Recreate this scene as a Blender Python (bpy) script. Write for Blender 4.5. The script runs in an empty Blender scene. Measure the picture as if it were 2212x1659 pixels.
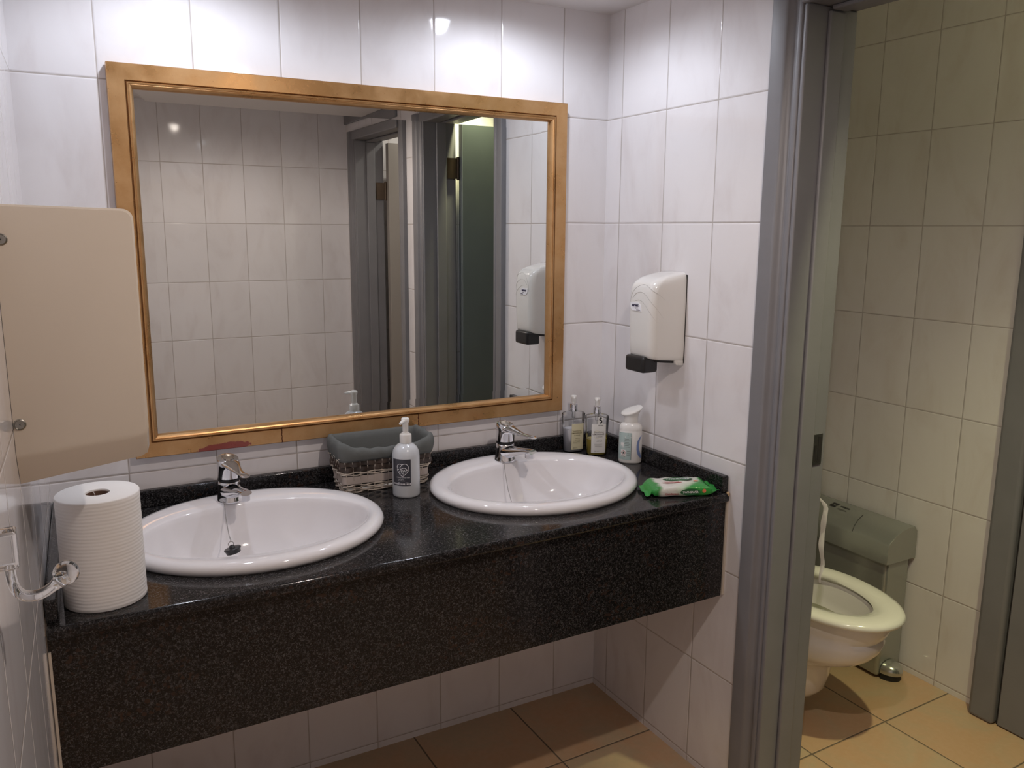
import bpy, bmesh, math, random
from mathutils import Vector, Matrix
random.seed(7)
SC = bpy.context.scene
COL = SC.collection
PI = math.pi
R = math.radians

# ------------------------------------------------------------------ camera
cam_d = bpy.data.cameras.new('camera')
cam_d.sensor_width = 36.0
cam_d.lens = 36.0 * 1800.2 / 2212.0
cam_d.clip_start = 0.01
cam = bpy.data.objects.new('camera', cam_d)
COL.objects.link(cam)
yaw, pitch, roll = .5062, -.1834, .0066
fw = Vector((math.sin(yaw)*math.cos(pitch), math.cos(yaw)*math.cos(pitch), math.sin(pitch)))
rt = Vector((math.cos(yaw), -math.sin(yaw), 0))
up = rt.cross(fw)
r2 = rt*math.cos(roll) + up*math.sin(roll)
u2 = -rt*math.sin(roll) + up*math.cos(roll)
mw = Matrix.Identity(4)
for i in range(3):
    mw[i][0] = r2[i]; mw[i][1] = u2[i]; mw[i][2] = -fw[i]
mw.translation = Vector((-1.49412, -2.11989, 1.50011))
cam.matrix_world = mw
SC.camera = cam

# ------------------------------------------------------------------ world / exposure
w = bpy.data.worlds.new('world'); SC.world = w; w.use_nodes = True
w.node_tree.nodes['Background'].inputs[0].default_value = (.9, .85, .8, 1)
w.node_tree.nodes['Background'].inputs[1].default_value = .0
SC.view_settings.view_transform = 'Standard'
SC.view_settings.look = 'None'
SC.view_settings.exposure = -0.7
SC.view_settings.gamma = 1.0
SC.view_settings.use_curve_mapping = False
SC.cycles.max_bounces = 12
SC.cycles.diffuse_bounces = 5
SC.cycles.glossy_bounces = 6
SC.cycles.transmission_bounces = 10
SC.cycles.transparent_max_bounces = 16

ZC = 2.115      # ceiling
ZC2 = 2.30      # cubicle ceiling
# lamp list: name part, x, y, power, cone degrees, colour
LAMPS = [
    ('basin', -1.19, -.30, 16.2, 172, (.85, .895, 1.0), 'recessed ceiling downlight above the left basin, close to the mirror wall'),
    ('basin', -.41, -.30, 16.2, 172, (.85, .895, 1.0), 'recessed ceiling downlight above the right basin, close to the mirror wall'),
    ('room', -.75, -1.50, 50, 172, (1.0, .87, .785), 'recessed ceiling downlight in the middle of the washroom'),
    ('cubicle', .21, -1.32, 112, 102, (1.0, .97, .56), 'recessed ceiling downlight inside the toilet cubicle'),
    ('cubicle', .55, -2.02, 18, 165, (1.0, .93, .82), 'recessed ceiling downlight beyond the second grey door'),
]

# ------------------------------------------------------------------ node helpers
def mat(name):
    m = bpy.data.materials.new(name); m.use_nodes = True
    nt = m.node_tree
    return m, nt, nt.nodes['Principled BSDF']
class N:
    def __init__(s, nt): s.nt = nt
    def n(s, t, **k):
        a = s.nt.nodes.new(t)
        for q, v in k.items(): setattr(a, q, v)
        return a
    def l(s, a, b): s.nt.links.new(a, b)
    def put(s, inp, v):
        if isinstance(v, (int, float, tuple, list)): inp.default_value = v
        else: s.l(v, inp)
    def m(s, op, a, b=0.0, c=None, clamp=False):
        q = s.n('ShaderNodeMath', operation=op, use_clamp=clamp)
        s.put(q.inputs[0], a); s.put(q.inputs[1], b)
        if c is not None: s.put(q.inputs[2], c)
        return q.outputs[0]
    def v(s, op, a, b=(0, 0, 0)):
        q = s.n('ShaderNodeVectorMath', operation=op)
        s.put(q.inputs[0], a)
        if op == 'SCALE': s.put(q.inputs[3], b)
        else: s.put(q.inputs[1], b)
        return q.outputs[0]
    def mix(s, f, a, b):
        q = s.n('ShaderNodeMix', data_type='RGBA')
        s.put(q.inputs[0], f)
        s.put(q.inputs[6], a if not isinstance(a, tuple) else (*a[:3], 1))
        s.put(q.inputs[7], b if not isinstance(b, tuple) else (*b[:3], 1))
        return q.outputs[2]
    def rng(s, v, a, b, c=0.0, d=1.0, smooth=True):
        q = s.n('ShaderNodeMapRange', interpolation_type='SMOOTHSTEP' if smooth else 'LINEAR')
        s.put(q.inputs[0], v)
        for i, x in enumerate((a, b, c, d)): q.inputs[i+1].default_value = x
        return q.outputs[0]
    def noise(s, vec, scale, detail=3, rough=.5, dist=0.0):
        q = s.n('ShaderNodeTexNoise'); s.put(q.inputs['Vector'], vec)
        q.inputs['Scale'].default_value = scale; q.inputs['Detail'].default_value = detail
        q.inputs['Roughness'].default_value = rough; q.inputs['Distortion'].default_value = dist
        return q.outputs[0]
    def pos(s):
        return s.n('ShaderNodeNewGeometry').outputs['Position']
    def obj(s):
        return s.n('ShaderNodeTexCoord').outputs['Object']
    def xyz(s, v):
        q = s.n('ShaderNodeSeparateXYZ'); s.l(v, q.inputs[0]); return q.outputs
    def com(s, x, y, z):
        q = s.n('ShaderNodeCombineXYZ')
        for i, v in enumerate((x, y, z)): s.put(q.inputs[i], v)
        return q.outputs[0]
    def bump(s, h, strength=1.0, dist=.001, normal=None):
        q = s.n('ShaderNodeBump'); s.put(q.inputs['Height'], h)
        q.inputs['Strength'].default_value = strength; q.inputs['Distance'].default_value = dist
        if normal is not None: s.l(normal, q.inputs['Normal'])
        return q.outputs[0]

def plain(name, col, rough=.4, metal=0.0, spec=.5, bump=0.0, bscale=80, coat=0.0, var=0.0, **kw):
    m, nt, b = mat(name); h = N(nt)
    b.inputs['Base Color'].default_value = (*col, 1)
    b.inputs['Roughness'].default_value = rough
    b.inputs['Metallic'].default_value = metal
    b.inputs['Specular IOR Level'].default_value = spec
    b.inputs['Coat Weight'].default_value = coat
    for k, v in kw.items(): b.inputs[k.replace('_', ' ')].default_value = v
    p = None
    if var:
        p = h.pos(); f = h.noise(p, 9, 4)
        h.l(h.mix(h.rng(f, .3, .7), tuple(c*(1-var) for c in col), tuple(min(1, c*(1+var)) for c in col)), b.inputs['Base Color'])
    if bump:
        p = p or h.pos()
        h.l(h.bump(h.noise(p, bscale, 3), bump, .001), b.inputs['Normal'])
    return m

def tile_mat(name, axis, u0, z0=.02, tw=.201, th=.30, base=(.80, .778, .790), vein=(.71, .672, .675), seed=0.0):
    m, nt, b = mat(name); h = N(nt)
    p = h.pos(); x = h.xyz(p)
    u = h.m('DIVIDE', h.m('SUBTRACT', x[0] if axis == 'X' else x[1], u0), tw)
    v = h.m('DIVIDE', h.m('SUBTRACT', x[2], z0), th)
    iu = h.m('FLOOR', u); iv = h.m('FLOOR', v)
    fu = h.m('SUBTRACT', u, iu); fv = h.m('SUBTRACT', v, iv)
    du = h.m('MULTIPLY', h.m('SUBTRACT', .5, h.m('ABSOLUTE', h.m('SUBTRACT', fu, .5))), tw)
    dv = h.m('MULTIPLY', h.m('SUBTRACT', .5, h.m('ABSOLUTE', h.m('SUBTRACT', fv, .5))), th)
    d = h.m('MINIMUM', du, dv)
    wn = h.n('ShaderNodeTexWhiteNoise', noise_dimensions='3D')
    h.l(h.com(iu, iv, seed+.5), wn.inputs['Vector'])
    rv = wn.outputs['Color']
    # soft diagonal marbling, different on every tile
    q = h.v('ADD', h.v('MULTIPLY', p, (1, 1, .45)), h.v('SCALE', rv, 9.0))
    n1 = h.noise(q, 7.0, 5, .55, 1.2)
    n2 = h.noise(q, 22.0, 4, .5, .6)
    f = h.m('MULTIPLY', h.rng(n1, .42, .75), h.rng(n2, .25, .8, .45, 1.0))
    col = h.mix(f, base, vein)
    wv = h.m('ADD', .965, h.m('MULTIPLY', wn.outputs['Value'], .05))
    col = h.mix(1.0, col, col)
    sc = h.n('ShaderNodeVectorMath', operation='SCALE'); h.l(col, sc.inputs[0]); h.l(wv, sc.inputs[3])
    g = h.rng(d, .0008, .0017)      # 0 = grout
    gc = h.mix(h.noise(p, 25, 3), (.36, .31, .28), (.55, .51, .48))
    h.l(h.mix(g, gc, sc.outputs[0]), b.inputs['Base Color'])
    h.l(h.rng(g, 0, 1, .75, .07), b.inputs['Roughness'])
    b.inputs['IOR'].default_value = 1.52
    # slight tilt of each tile plus pillow edge
    geo = h.n('ShaderNodeNewGeometry')
    tilt = h.v('SCALE', h.v('SUBTRACT', rv, (.5, .5, .5)), .011)
    nrm = h.v('NORMALIZE', h.v('ADD', geo.outputs['Normal'], tilt))
    hh = h.m('ADD', h.rng(d, .0004, .0042), h.m('MULTIPLY', h.noise(p, 5.5, 2), .35))
    h.l(h.bump(hh, .9, .0011, nrm), b.inputs['Normal'])
    return m

# ------------------------------------------------------------------ materials
M = {}
M['tile_back'] = tile_mat('tile_back', 'X', -.157, seed=1)
M['tile_right'] = tile_mat('tile_right', 'Y', -.072, seed=2)
M['tile_left'] = tile_mat('tile_left', 'Y', -.18, seed=3)
M['tile_front'] = tile_mat('tile_front', 'X', -.155, seed=4)
M['tile_far'] = tile_mat('tile_far', 'Y', -.157, seed=5, base=(.78, .75, .72), vein=(.70, .65, .60))
M['tile_part'] = tile_mat('tile_part', 'X', 0.0, seed=6)

def floor_mat():
    m, nt, b = mat('floor_tile'); h = N(nt)
    p = h.pos(); x = h.xyz(p)
    s = .33
    u = h.m('DIVIDE', h.m('SUBTRACT', x[0], .343), s)
    v = h.m('DIVIDE', h.m('SUBTRACT', x[1], h.m('ADD', -.635, h.m('MULTIPLY', x[0], .022))), s)
    iu = h.m('FLOOR', u); iv = h.m('FLOOR', v)
    du = h.m('SUBTRACT', .5, h.m('ABSOLUTE', h.m('SUBTRACT', h.m('SUBTRACT', u, iu), .5)))
    dv = h.m('SUBTRACT', .5, h.m('ABSOLUTE', h.m('SUBTRACT', h.m('SUBTRACT', v, iv), .5)))
    d = h.m('MULTIPLY', h.m('MINIMUM', du, dv), s)
    wn = h.n('ShaderNodeTexWhiteNoise', noise_dimensions='2D'); h.l(h.com(iu, iv, 0), wn.inputs['Vector'])
    q = h.v('ADD', p, h.v('SCALE', wn.outputs['Color'], 5.0))
    a = h.noise(q, 5, 5, .6, .8); c = h.noise(q, 60, 4, .6)
    col = h.mix(h.rng(a, .35, .68), (.63, .39, .22), (.56, .44, .28))
    col = h.mix(h.rng(c, .35, .8, 0, .55), col, (.69, .47, .30))
    col = h.mix(h.m('MULTIPLY', wn.outputs['Value'], .35), col, (.50, .33, .2))
    g = h.rng(d, .0016, .0032)
    h.l(h.mix(g, (.16, .12, .08), col), b.inputs['Base Color'])
    h.l(h.rng(g, 0, 1, .8, .38), b.inputs['Roughness'])
    hh = h.m('ADD', h.rng(d, .001, .006), h.m('MULTIPLY', h.noise(p, 120, 3), .12))
    h.l(h.bump(hh, .7, .0015), b.inputs['Normal'])
    return m
M['floor'] = floor_mat()
M['ceiling'] = plain('ceiling_paint', (.74, .72, .72), .8, bump=.15, bscale=60)
M['grey_paint'] = plain('grey_satin_paint', (.20, .197, .208), .43, bump=.06, bscale=30, var=.04)
M['grey_leaf'] = plain('grey_door_paint', (.105, .125, .132), .45, bump=.05, bscale=40, var=.03)
M['warm_leaf'] = plain('warm_grey_door_paint', (.36, .33, .30), .45, bump=.05, bscale=40)
M['hinge'] = plain('aged_brass', (.13, .095, .07), .42, 1.0)
M['steel'] = plain('dull_steel', (.35, .34, .31), .35, 1.0)
M['ceramic'] = plain('white_glazed_ceramic', (.80, .775, .785), .06, coat=.5)
M['ceramic_wc'] = plain('toilet_ceramic', (.80, .76, .74), .08, coat=.4)
M['seat'] = plain('cream_seat_plastic', (.80, .78, .70), .14, coat=.3)
M['chrome'] = plain('chrome', (.80, .80, .82), .045, 1.0)
M['black'] = plain('black_rubber', (.012, .012, .013), .32)
M['dark'] = plain('dark_gap', (.02, .018, .017), .6)
M['white_plastic'] = plain('white_plastic', (.77, .755, .725), .16, coat=.25)
M['beige_plastic'] = plain('beige_plastic', (.64, .565, .475), .24, coat=.15)
M['groove_shade'] = plain('groove_shade_grey', (.50, .485, .47), .3)  # grey stands in for the shading along the moulded arcs
M['badge'] = plain('badge_white', (.82, .82, .86), .2)
M['ink'] = plain('navy_ink', (.012, .01, .05), .4)
M['ink_black'] = plain('black_ink', (.01, .01, .01), .4)
M['ink_grey'] = plain('grey_ink', (.12, .11, .10), .5)
M['ink_white'] = plain('white_ink', (.75, .75, .77), .4)
M['ink_olive'] = plain('olive_ink', (.14, .11, .04), .5)
M['label_dark'] = plain('charcoal_label', (.045, .045, .058), .35)
M['label_cream'] = plain('cream_label', (.70, .65, .45), .4)
M['label_white'] = plain('white_label', (.74, .73, .70), .4)
M['label_mint'] = plain('mint_label', (.42, .52, .50), .4)
M['blue_swirl'] = plain('blue_swirl', (.20, .27, .50), .3)
M['red_ink'] = plain('red_ink', (.42, .03, .03), .4)
M['green_dark'] = plain('dark_green_print', (.02, .12, .04), .3)
M['orange'] = plain('orange_print', (.70, .20, .10), .3)
M['paper'] = plain('white_tissue', (.82, .80, .77), .9, spec=.1, bump=.25, bscale=500)
M['cardboard'] = plain('brown_cardboard', (.16, .09, .06), .8)
M['fabric'] = plain('grey_cotton', (.13, .135, .13), .9, spec=.1, bump=.6, bscale=900)
M['willow'] = plain('pale_willow', (.55, .48, .41), .6, bump=.3, bscale=200, var=.2)
M['willow_wide'] = plain('pale_chip_wood', (.50, .43, .39), .6, bump=.3, bscale=150, var=.1)
M['bark'] = plain('dark_bark_strip', (.06, .04, .03), .45, bump=.5, bscale=120, var=.4)
M['sealant'] = plain('beige_sealant', (.62, .55, .46), .5)
M['caulk'] = plain('yellowed_caulk', (.52, .36, .20), .6, bump=.5, bscale=200)
M['silver'] = plain('silver_grey_plastic', (.40, .415, .38), .22, .6)
M['silver_light'] = plain('pedal_silver', (.55, .56, .52), .22, .8)
M['yellow_liquid'] = plain('yellow_soap', (.62, .50, .10), .1)
M['lotion'] = plain('pale_lotion', (.74, .75, .80), .25)
M['bead'] = plain('bead_chain_metal', (.30, .28, .26), .3, 1.0)
M['water'] = plain('toilet_water', (.25, .24, .17), .03)
M['dispenser_tank'] = plain('translucent_white_bottle', (.58, .60, .625), .22, coat=.2)

def granite():
    m, nt, b = mat('dark_granite'); h = N(nt)
    p = h.pos()
    a = h.noise(p, 250, 4, .68, 1.2); c = h.noise(p, 110, 3, .55, .8); e = h.noise(p, 9, 3)
    col = h.mix(h.rng(a, .49, .66, 0, .95), (.0085, .008, .0082), (.092, .088, .090))
    col = h.mix(h.rng(c, .56, .72, 0, .5), col, (.07, .066, .066))
    vo = h.n('ShaderNodeTexVoronoi'); vo.inputs['Scale'].default_value = 160; h.l(p, vo.inputs['Vector'])
    wv = h.xyz(vo.outputs['Color'])[0]
    col = h.mix(h.m('MULTIPLY', h.rng(wv, .80, .92), h.rng(e, .45, .65)), col, (.042, .024, .018))
    h.l(col, b.inputs['Base Color'])
    b.inputs['Roughness'].default_value = .11
    b.inputs['Specular IOR Level'].default_value = .32
    h.l(h.bump(h.noise(p, 300, 2), .06, .0005), b.inputs['Normal'])
    return m
M['granite'] = granite()

def gold():
    m, nt, b = mat('worn_gold_leaf'); h = N(nt)
    p = h.pos(); x = h.xyz(p)
    a = h.noise(h.v('MULTIPLY', p, (1, 1, 1)), 14, 4, .6); s = h.noise(p, 130, 4, .6, 1.5)
    col = h.mix(h.rng(a, .3, .7), (.49, .268, .105), (.58, .35, .165))
    col = h.mix(h.rng(s, .5, .85, 0, .35), col, (.68, .40, .17))
    # specks and scratches
    k = h.noise(p, 75, 2, .5, 2.5)
    col = h.mix(h.rng(k, .745, .775, 0, .8), col, (.10, .03, .012))
    # rubbed patch on the lower rail showing red primer
    n = h.noise(p, 95, 4, .7)
    dx = h.m('DIVIDE', h.m('ADD', x[0], 1.148), .066)
    dz = h.m('DIVIDE', h.m('SUBTRACT', x[2], h.m('ADD', .9655, h.m('MULTIPLY', h.m('ADD', x[0], 1.15), .05))), .0125)
    dd = h.m('ADD', h.m('MULTIPLY', dx, dx), h.m('MULTIPLY', dz, dz))
    dd = h.m('ADD', dd, h.m('MULTIPLY', h.m('SUBTRACT', n, .5), 1.5))
    patch = h.m('SUBTRACT', 1.0, h.rng(dd, .85, 1.0))
    low = h.m('SUBTRACT', 1.0, h.rng(x[2], 1.0, 1.002))
    col = h.mix(patch, col, (.23, .05, .04))
    for xc in (-1.005, -.63):
        wob = h.m('MULTIPLY', h.m('SUBTRACT', h.noise(p, 160, 2), .5), .006)
        dl = h.m('ABSOLUTE', h.m('ADD', h.m('SUBTRACT', x[0], xc), wob))
        ln = h.m('MULTIPLY', h.m('SUBTRACT', 1.0, h.rng(dl, .0009, .0018)), low)
        col = h.mix(ln, col, (.09, .02, .008))
    h.l(col, b.inputs['Base Color'])
    h.l(h.m('MULTIPLY', h.m('SUBTRACT', 1.0, patch), .72), b.inputs['Metallic'])
    h.l(h.rng(a, .3, .7, .26, .36), b.inputs['Roughness'])
    h.l(h.bump(s, .12, .0006), b.inputs['Normal'])
    return m
M['gold'] = gold()
m, nt, b = mat('mirror_silvering')
b.inputs['Base Color'].default_value = (.80, .815, .80, 1); b.inputs['Metallic'].default_value = 1; b.inputs['Roughness'].default_value = 0.0
M['mirror'] = m

def clear(name, tint=(1, 1, 1), ior=1.40, fac=.03, rough=.03):
    # thin clear plastic wall: light passes straight, edges reflect
    m = bpy.data.materials.new(name); m.use_nodes = True; nt = m.node_tree; nt.nodes.clear(); h = N(nt)
    out = h.n('ShaderNodeOutputMaterial'); mx = h.n('ShaderNodeMixShader')
    t = h.n('ShaderNodeBsdfTransparent'); t.inputs[0].default_value = (*tint, 1)
    g = h.n('ShaderNodeBsdfGlossy'); g.inputs['Roughness'].default_value = rough
    f = h.n('ShaderNodeFresnel'); f.inputs[0].default_value = ior
    h.l(h.m('ADD', f.outputs[0], fac), mx.inputs[0]); h.l(t.outputs[0], mx.inputs[1]); h.l(g.outputs[0], mx.inputs[2])
    h.l(mx.outputs[0], out.inputs[0])
    return m
M['clear'] = clear('clear_plastic', (.98, .985, .985))
m, nt, b = mat('clear_acrylic')
b.inputs['Base Color'].default_value = (.93, .95, .97, 1); b.inputs['Roughness'].default_value = .01
b.inputs['Transmission Weight'].default_value = 1.0; b.inputs['IOR'].default_value = 1.49
M['acrylic'] = m

def roll_mat():
    m, nt, b = mat('embossed_paper_roll'); h = N(nt)
    p = h.pos(); x = h.xyz(p)
    s = h.m('SINE', h.m('ADD', h.m('MULTIPLY', x[2], 1020), h.m('MULTIPLY', h.noise(p, 18, 3), 5)))
    b.inputs['Base Color'].default_value = (.83, .81, .79, 1); b.inputs['Roughness'].default_value = .9
    b.inputs['Specular IOR Level'].default_value = .1
    h.l(h.bump(h.m('ADD', s, h.noise(p, 120, 3)), .16, .0009), b.inputs['Normal'])
    return m
M['roll'] = roll_mat()

def wipes_mat():
    m, nt, b = mat('green_white_film'); h = N(nt)
    x = h.xyz(h.obj()); n = h.noise(h.obj(), 28, 3)
    ax = h.m('ABSOLUTE', x[0])
    g = h.rng(h.m('ADD', ax, h.m('MULTIPLY', h.m('SUBTRACT', n, .5), .03)), .052, .066)
    # sweeping green band to the right front
    k = h.m('ADD', h.m('MULTIPLY', x[0], .9), h.m('MULTIPLY', x[1], -1.0))
    g2 = h.rng(h.m('ADD', k, h.m('MULTIPLY', h.m('SUBTRACT', n, .5), .02)), .040, .062)
    gg = h.m('MAXIMUM', g, g2)
    g3 = h.m('MULTIPLY', h.rng(k, .018, .045), .45)
    col = h.mix(g3, (.72, .70, .64), (.30, .52, .27))
    col = h.mix(gg, col, (.03, .26, .045))
    h.l(col, b.inputs['Base Color']); b.inputs['Roughness'].default_value = .22
    h.l(h.bump(h.noise(h.obj(), 55, 3, .6, 1.0), .5, .003), b.inputs['Normal'])
    return m
M['wipes'] = wipes_mat()

def emit(name, col, s):
    m, nt, b = mat(name)
    b.inputs['Base Color'].default_value = (.9, .9, .9, 1)
    b.inputs['Emission Color'].default_value = (*col, 1); b.inputs['Emission Strength'].default_value = s
    return m

# ------------------------------------------------------------------ mesh helpers
def mk(name, bm, m, parent=None, angle=38, bevel=0.0, seg=3, sub=0):
    bmesh.ops.recalc_face_normals(bm, faces=bm.faces)
    me = bpy.data.meshes.new(name); bm.to_mesh(me); bm.free()
    for mm in (m if isinstance(m, (list, tuple)) else [m]): me.materials.append(mm)
    me.shade_smooth(); me.set_sharp_from_angle(angle=R(angle))
    o = bpy.data.objects.new(name, me); COL.objects.link(o)
    if parent is not None:
        o.parent = parent
    if bevel:
        q = o.modifiers.new('bevel', 'BEVEL'); q.width = bevel; q.segments = seg; q.limit_method = 'ANGLE'; q.angle_limit = R(30)
        q.harden_normals = False
    if sub:
        q = o.modifiers.new('sub', 'SUBSURF'); q.levels = sub; q.render_levels = sub
    return o
def thing(name, label, cat, loc=(0, 0, 0), group=None, rotz=0):
    o = bpy.data.objects.new(name, None); COL.objects.link(o)
    o.empty_display_size = .05
    o.location = loc; o.rotation_euler = (0, 0, rotz)
    tag(o, label, cat, group); return o
def tag(o, label=None, cat=None, group=None, kind=None):
    if label: o['label'] = label
    if cat: o['category'] = cat
    if group: o['group'] = group
    if kind: o['kind'] = kind
    return o
def box(bm, x0, x1, y0, y1, z0, z1):
    v = [bm.verts.new(c) for c in ((x0, y0, z0), (x1, y0, z0), (x1, y1, z0), (x0, y1, z0), (x0, y0, z1), (x1, y0, z1), (x1, y1, z1), (x0, y1, z1))]
    for f in ((0, 3, 2, 1), (4, 5, 6, 7), (0, 1, 5, 4), (1, 2, 6, 5), (2, 3, 7, 6), (3, 0, 4, 7)): bm.faces.new([v[i] for i in f])
    return v
def B(*boxes):
    bm = bmesh.new()
    for b_ in boxes: box(bm, *b_)
    return bm
def prism(bm, poly, z0, z1):
    a = [bm.verts.new((x, y, z0)) for x, y in poly]; c = [bm.verts.new((x, y, z1)) for x, y in poly]
    bm.faces.new(a[::-1]); bm.faces.new(c); n = len(poly)
    for i in range(n): bm.faces.new((a[i], a[(i+1) % n], c[(i+1) % n], c[i]))
def loft(bm, rings, cap0=True, cap1=True, closed=True):
    vs = [[bm.verts.new(p) for p in r] for r in rings]
    n = len(rings[0])
    for a, c in zip(vs, vs[1:]):
        for i in range(n if closed else n-1):
            j = (i+1) % n
            bm.faces.new((a[i], a[j], c[j], c[i]))
    if cap0: bm.faces.new(vs[0][::-1])
    if cap1: bm.faces.new(vs[-1])
    return vs
def ell(cx, cy, z, rx, ry, n=64, ph=0.0, pw=1.0):
    o = []
    for i in range(n):
        a = 2*PI*i/n + ph; c, s = math.cos(a), math.sin(a)
        if pw != 1.0:
            c = math.copysign(abs(c)**pw, c); s = math.copysign(abs(s)**pw, s)
        o.append((cx+rx*c, cy+ry*s, z))
    return o
def lathe(bm, prof, cx=0, cy=0, n=40, sx=1.0, sy=1.0, pw=1.0):
    return loft(bm, [ell(cx, cy, z, r*sx, r*sy, n, pw=pw) for r, z in prof], True, True)
def tube(bm, pts, r, n=8, cap=True):
    pts = [Vector(p) for p in pts]; rings = []
    up_ = Vector((0, 0, 1)); prev = None
    for i, p in enumerate(pts):
        t = (pts[min(i+1, len(pts)-1)] - pts[max(i-1, 0)]).normalized()
        if prev is None:
            a = t.cross(up_)
            if a.length < 1e-4: a = t.cross(Vector((1, 0, 0)))
            a.normalize()
        else:
            a = prev - t*prev.dot(t)
            if a.length < 1e-6: a = t.cross(up_)
            a.normalize()
        prev = a; bb = t.cross(a)
        rr = r[i] if isinstance(r, (list, tuple)) else r
        if isinstance(rr, (list, tuple)): ra, rb = rr
        else: ra = rb = rr
        rings.append([tuple(p + a*ra*math.cos(2*PI*k/n) + bb*rb*math.sin(2*PI*k/n)) for k in range(n)])
    loft(bm, rings, cap, cap)
def bez(p0, p1, p2, p3, n=12):
    o = []
    for i in range(n+1):
        t = i/n; o.append(tuple((1-t)**3*a + 3*(1-t)**2*t*b_ + 3*(1-t)*t*t*c + t**3*d for a, b_, c, d in zip(p0, p1, p2, p3)))
    return o
def text_geo(body, size, align='CENTER', bold=0.0):
    cu = bpy.data.curves.new('t', 'FONT'); cu.body = body; cu.size = size; cu.align_x = align; cu.align_y = 'CENTER'
    cu.offset = bold; cu.resolution_u = 3
    o = bpy.data.objects.new('t', cu); COL.objects.link(o)
    bpy.context.view_layer.update()
    me = bpy.data.meshes.new_from_object(o.evaluated_get(bpy.context.evaluated_depsgraph_get()))
    vs = [tuple(v.co) for v in me.vertices]; fs = [tuple(p.vertices) for p in me.polygons]
    bpy.data.objects.remove(o); bpy.data.curves.remove(cu); bpy.data.meshes.remove(me)
    return vs, fs
def text_on(bm, body, size, fn, align='CENTER', bold=0.0, dx=0, dy=0, sx=1.0):
    vs, fs = text_geo(body, size, align, bold)
    bv = [bm.verts.new(fn(v[0]*sx+dx, v[1]+dy)) for v in vs]
    for f in fs:
        try: bm.faces.new([bv[i] for i in f])
        except ValueError: pass
def patch(bm, fn, u0, u1, v0, v1, nu=12, nv=2):
    g = [[bm.verts.new(fn(u0+(u1-u0)*i/nu, v0+(v1-v0)*j/nv)) for i in range(nu+1)] for j in range(nv+1)]
    for j in range(nv):
        for i in range(nu): bm.faces.new((g[j][i], g[j][i+1], g[j+1][i+1], g[j+1][i]))
def poly_on(bm, fn, pts):
    bm.faces.new([bm.verts.new(fn(*p)) for p in pts])
def stroke(bm, fn, pts, wd):
    # flat ribbon line of width wd following pts in label space
    pts = [Vector(p) for p in pts]; L = []; Rr = []
    for i, p in enumerate(pts):
        t = (pts[min(i+1, len(pts)-1)] - pts[max(i-1, 0)]).normalized(); n = Vector((-t.y, t.x))*wd/2
        L.append(bm.verts.new(fn(*(p+n)))); Rr.append(bm.verts.new(fn(*(p-n))))
    for i in range(len(pts)-1): bm.faces.new((L[i], L[i+1], Rr[i+1], Rr[i]))

# ------------------------------------------------------------------ the shell
def wl(y): return -1.529 + .031*y          # left wall runs slightly outwards
S = lambda o: tag(o, kind='structure')
S(mk('floor', B((-1.75, 1.12, -2.62, .12, -.06, 0)), M['floor']))
S(mk('ceiling', B((-1.75, .0, -2.62, .12, ZC, ZC+.06)), M['ceiling']))
S(mk('ceiling_1', B((.15, 1.12, -2.62, .12, ZC2, ZC2+.06)), M['ceiling']))
S(mk('wall_back', B((-1.75, 1.12, 0, .12, 0, ZC2)), M['tile_back']))
S(mk('wall_front', B((-1.75, 1.12, -2.62, -2.5, 0, ZC2)), M['tile_front']))
bm = bmesh.new(); prism(bm, [(wl(0), 0), (wl(-2.5), -2.5), (wl(-2.5)-.12, -2.5), (wl(0)-.12, 0)], 0, ZC)
S(mk('wall_left', bm, M['tile_left']))
LZ = 1.965
LZ1 = 1.988
S(mk('wall_right', B((0, .15, -.735, 0, 0, ZC2), (0, .15, -1.70, -1.425, 0, ZC2), (0, .15, -2.5, -2.35, 0, ZC2),
                     (0, .15, -1.425, -.735, LZ1+.02, ZC2), (0, .15, -2.35, -1.70, LZ+.02, ZC2)), M['tile_right']))
S(mk('wall_far', B((1.0, 1.12, -2.5, 0, 0, ZC2)), M['tile_far']))
S(mk('wall_partition', B((.15, 1.0, -1.66, -1.50, 0, ZC2)), M['tile_part']))
S(mk('wall_cistern', B((.15, .70, -.20, 0, 0, 1.12)), M['tile_part'], bevel=.002))

# ceiling trim piece over the second door
S(mk('trim_1', B((-.012, 0, -2.499, -1.72, 2.055, ZC-.001)), M['grey_paint'], bevel=.003))

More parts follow.
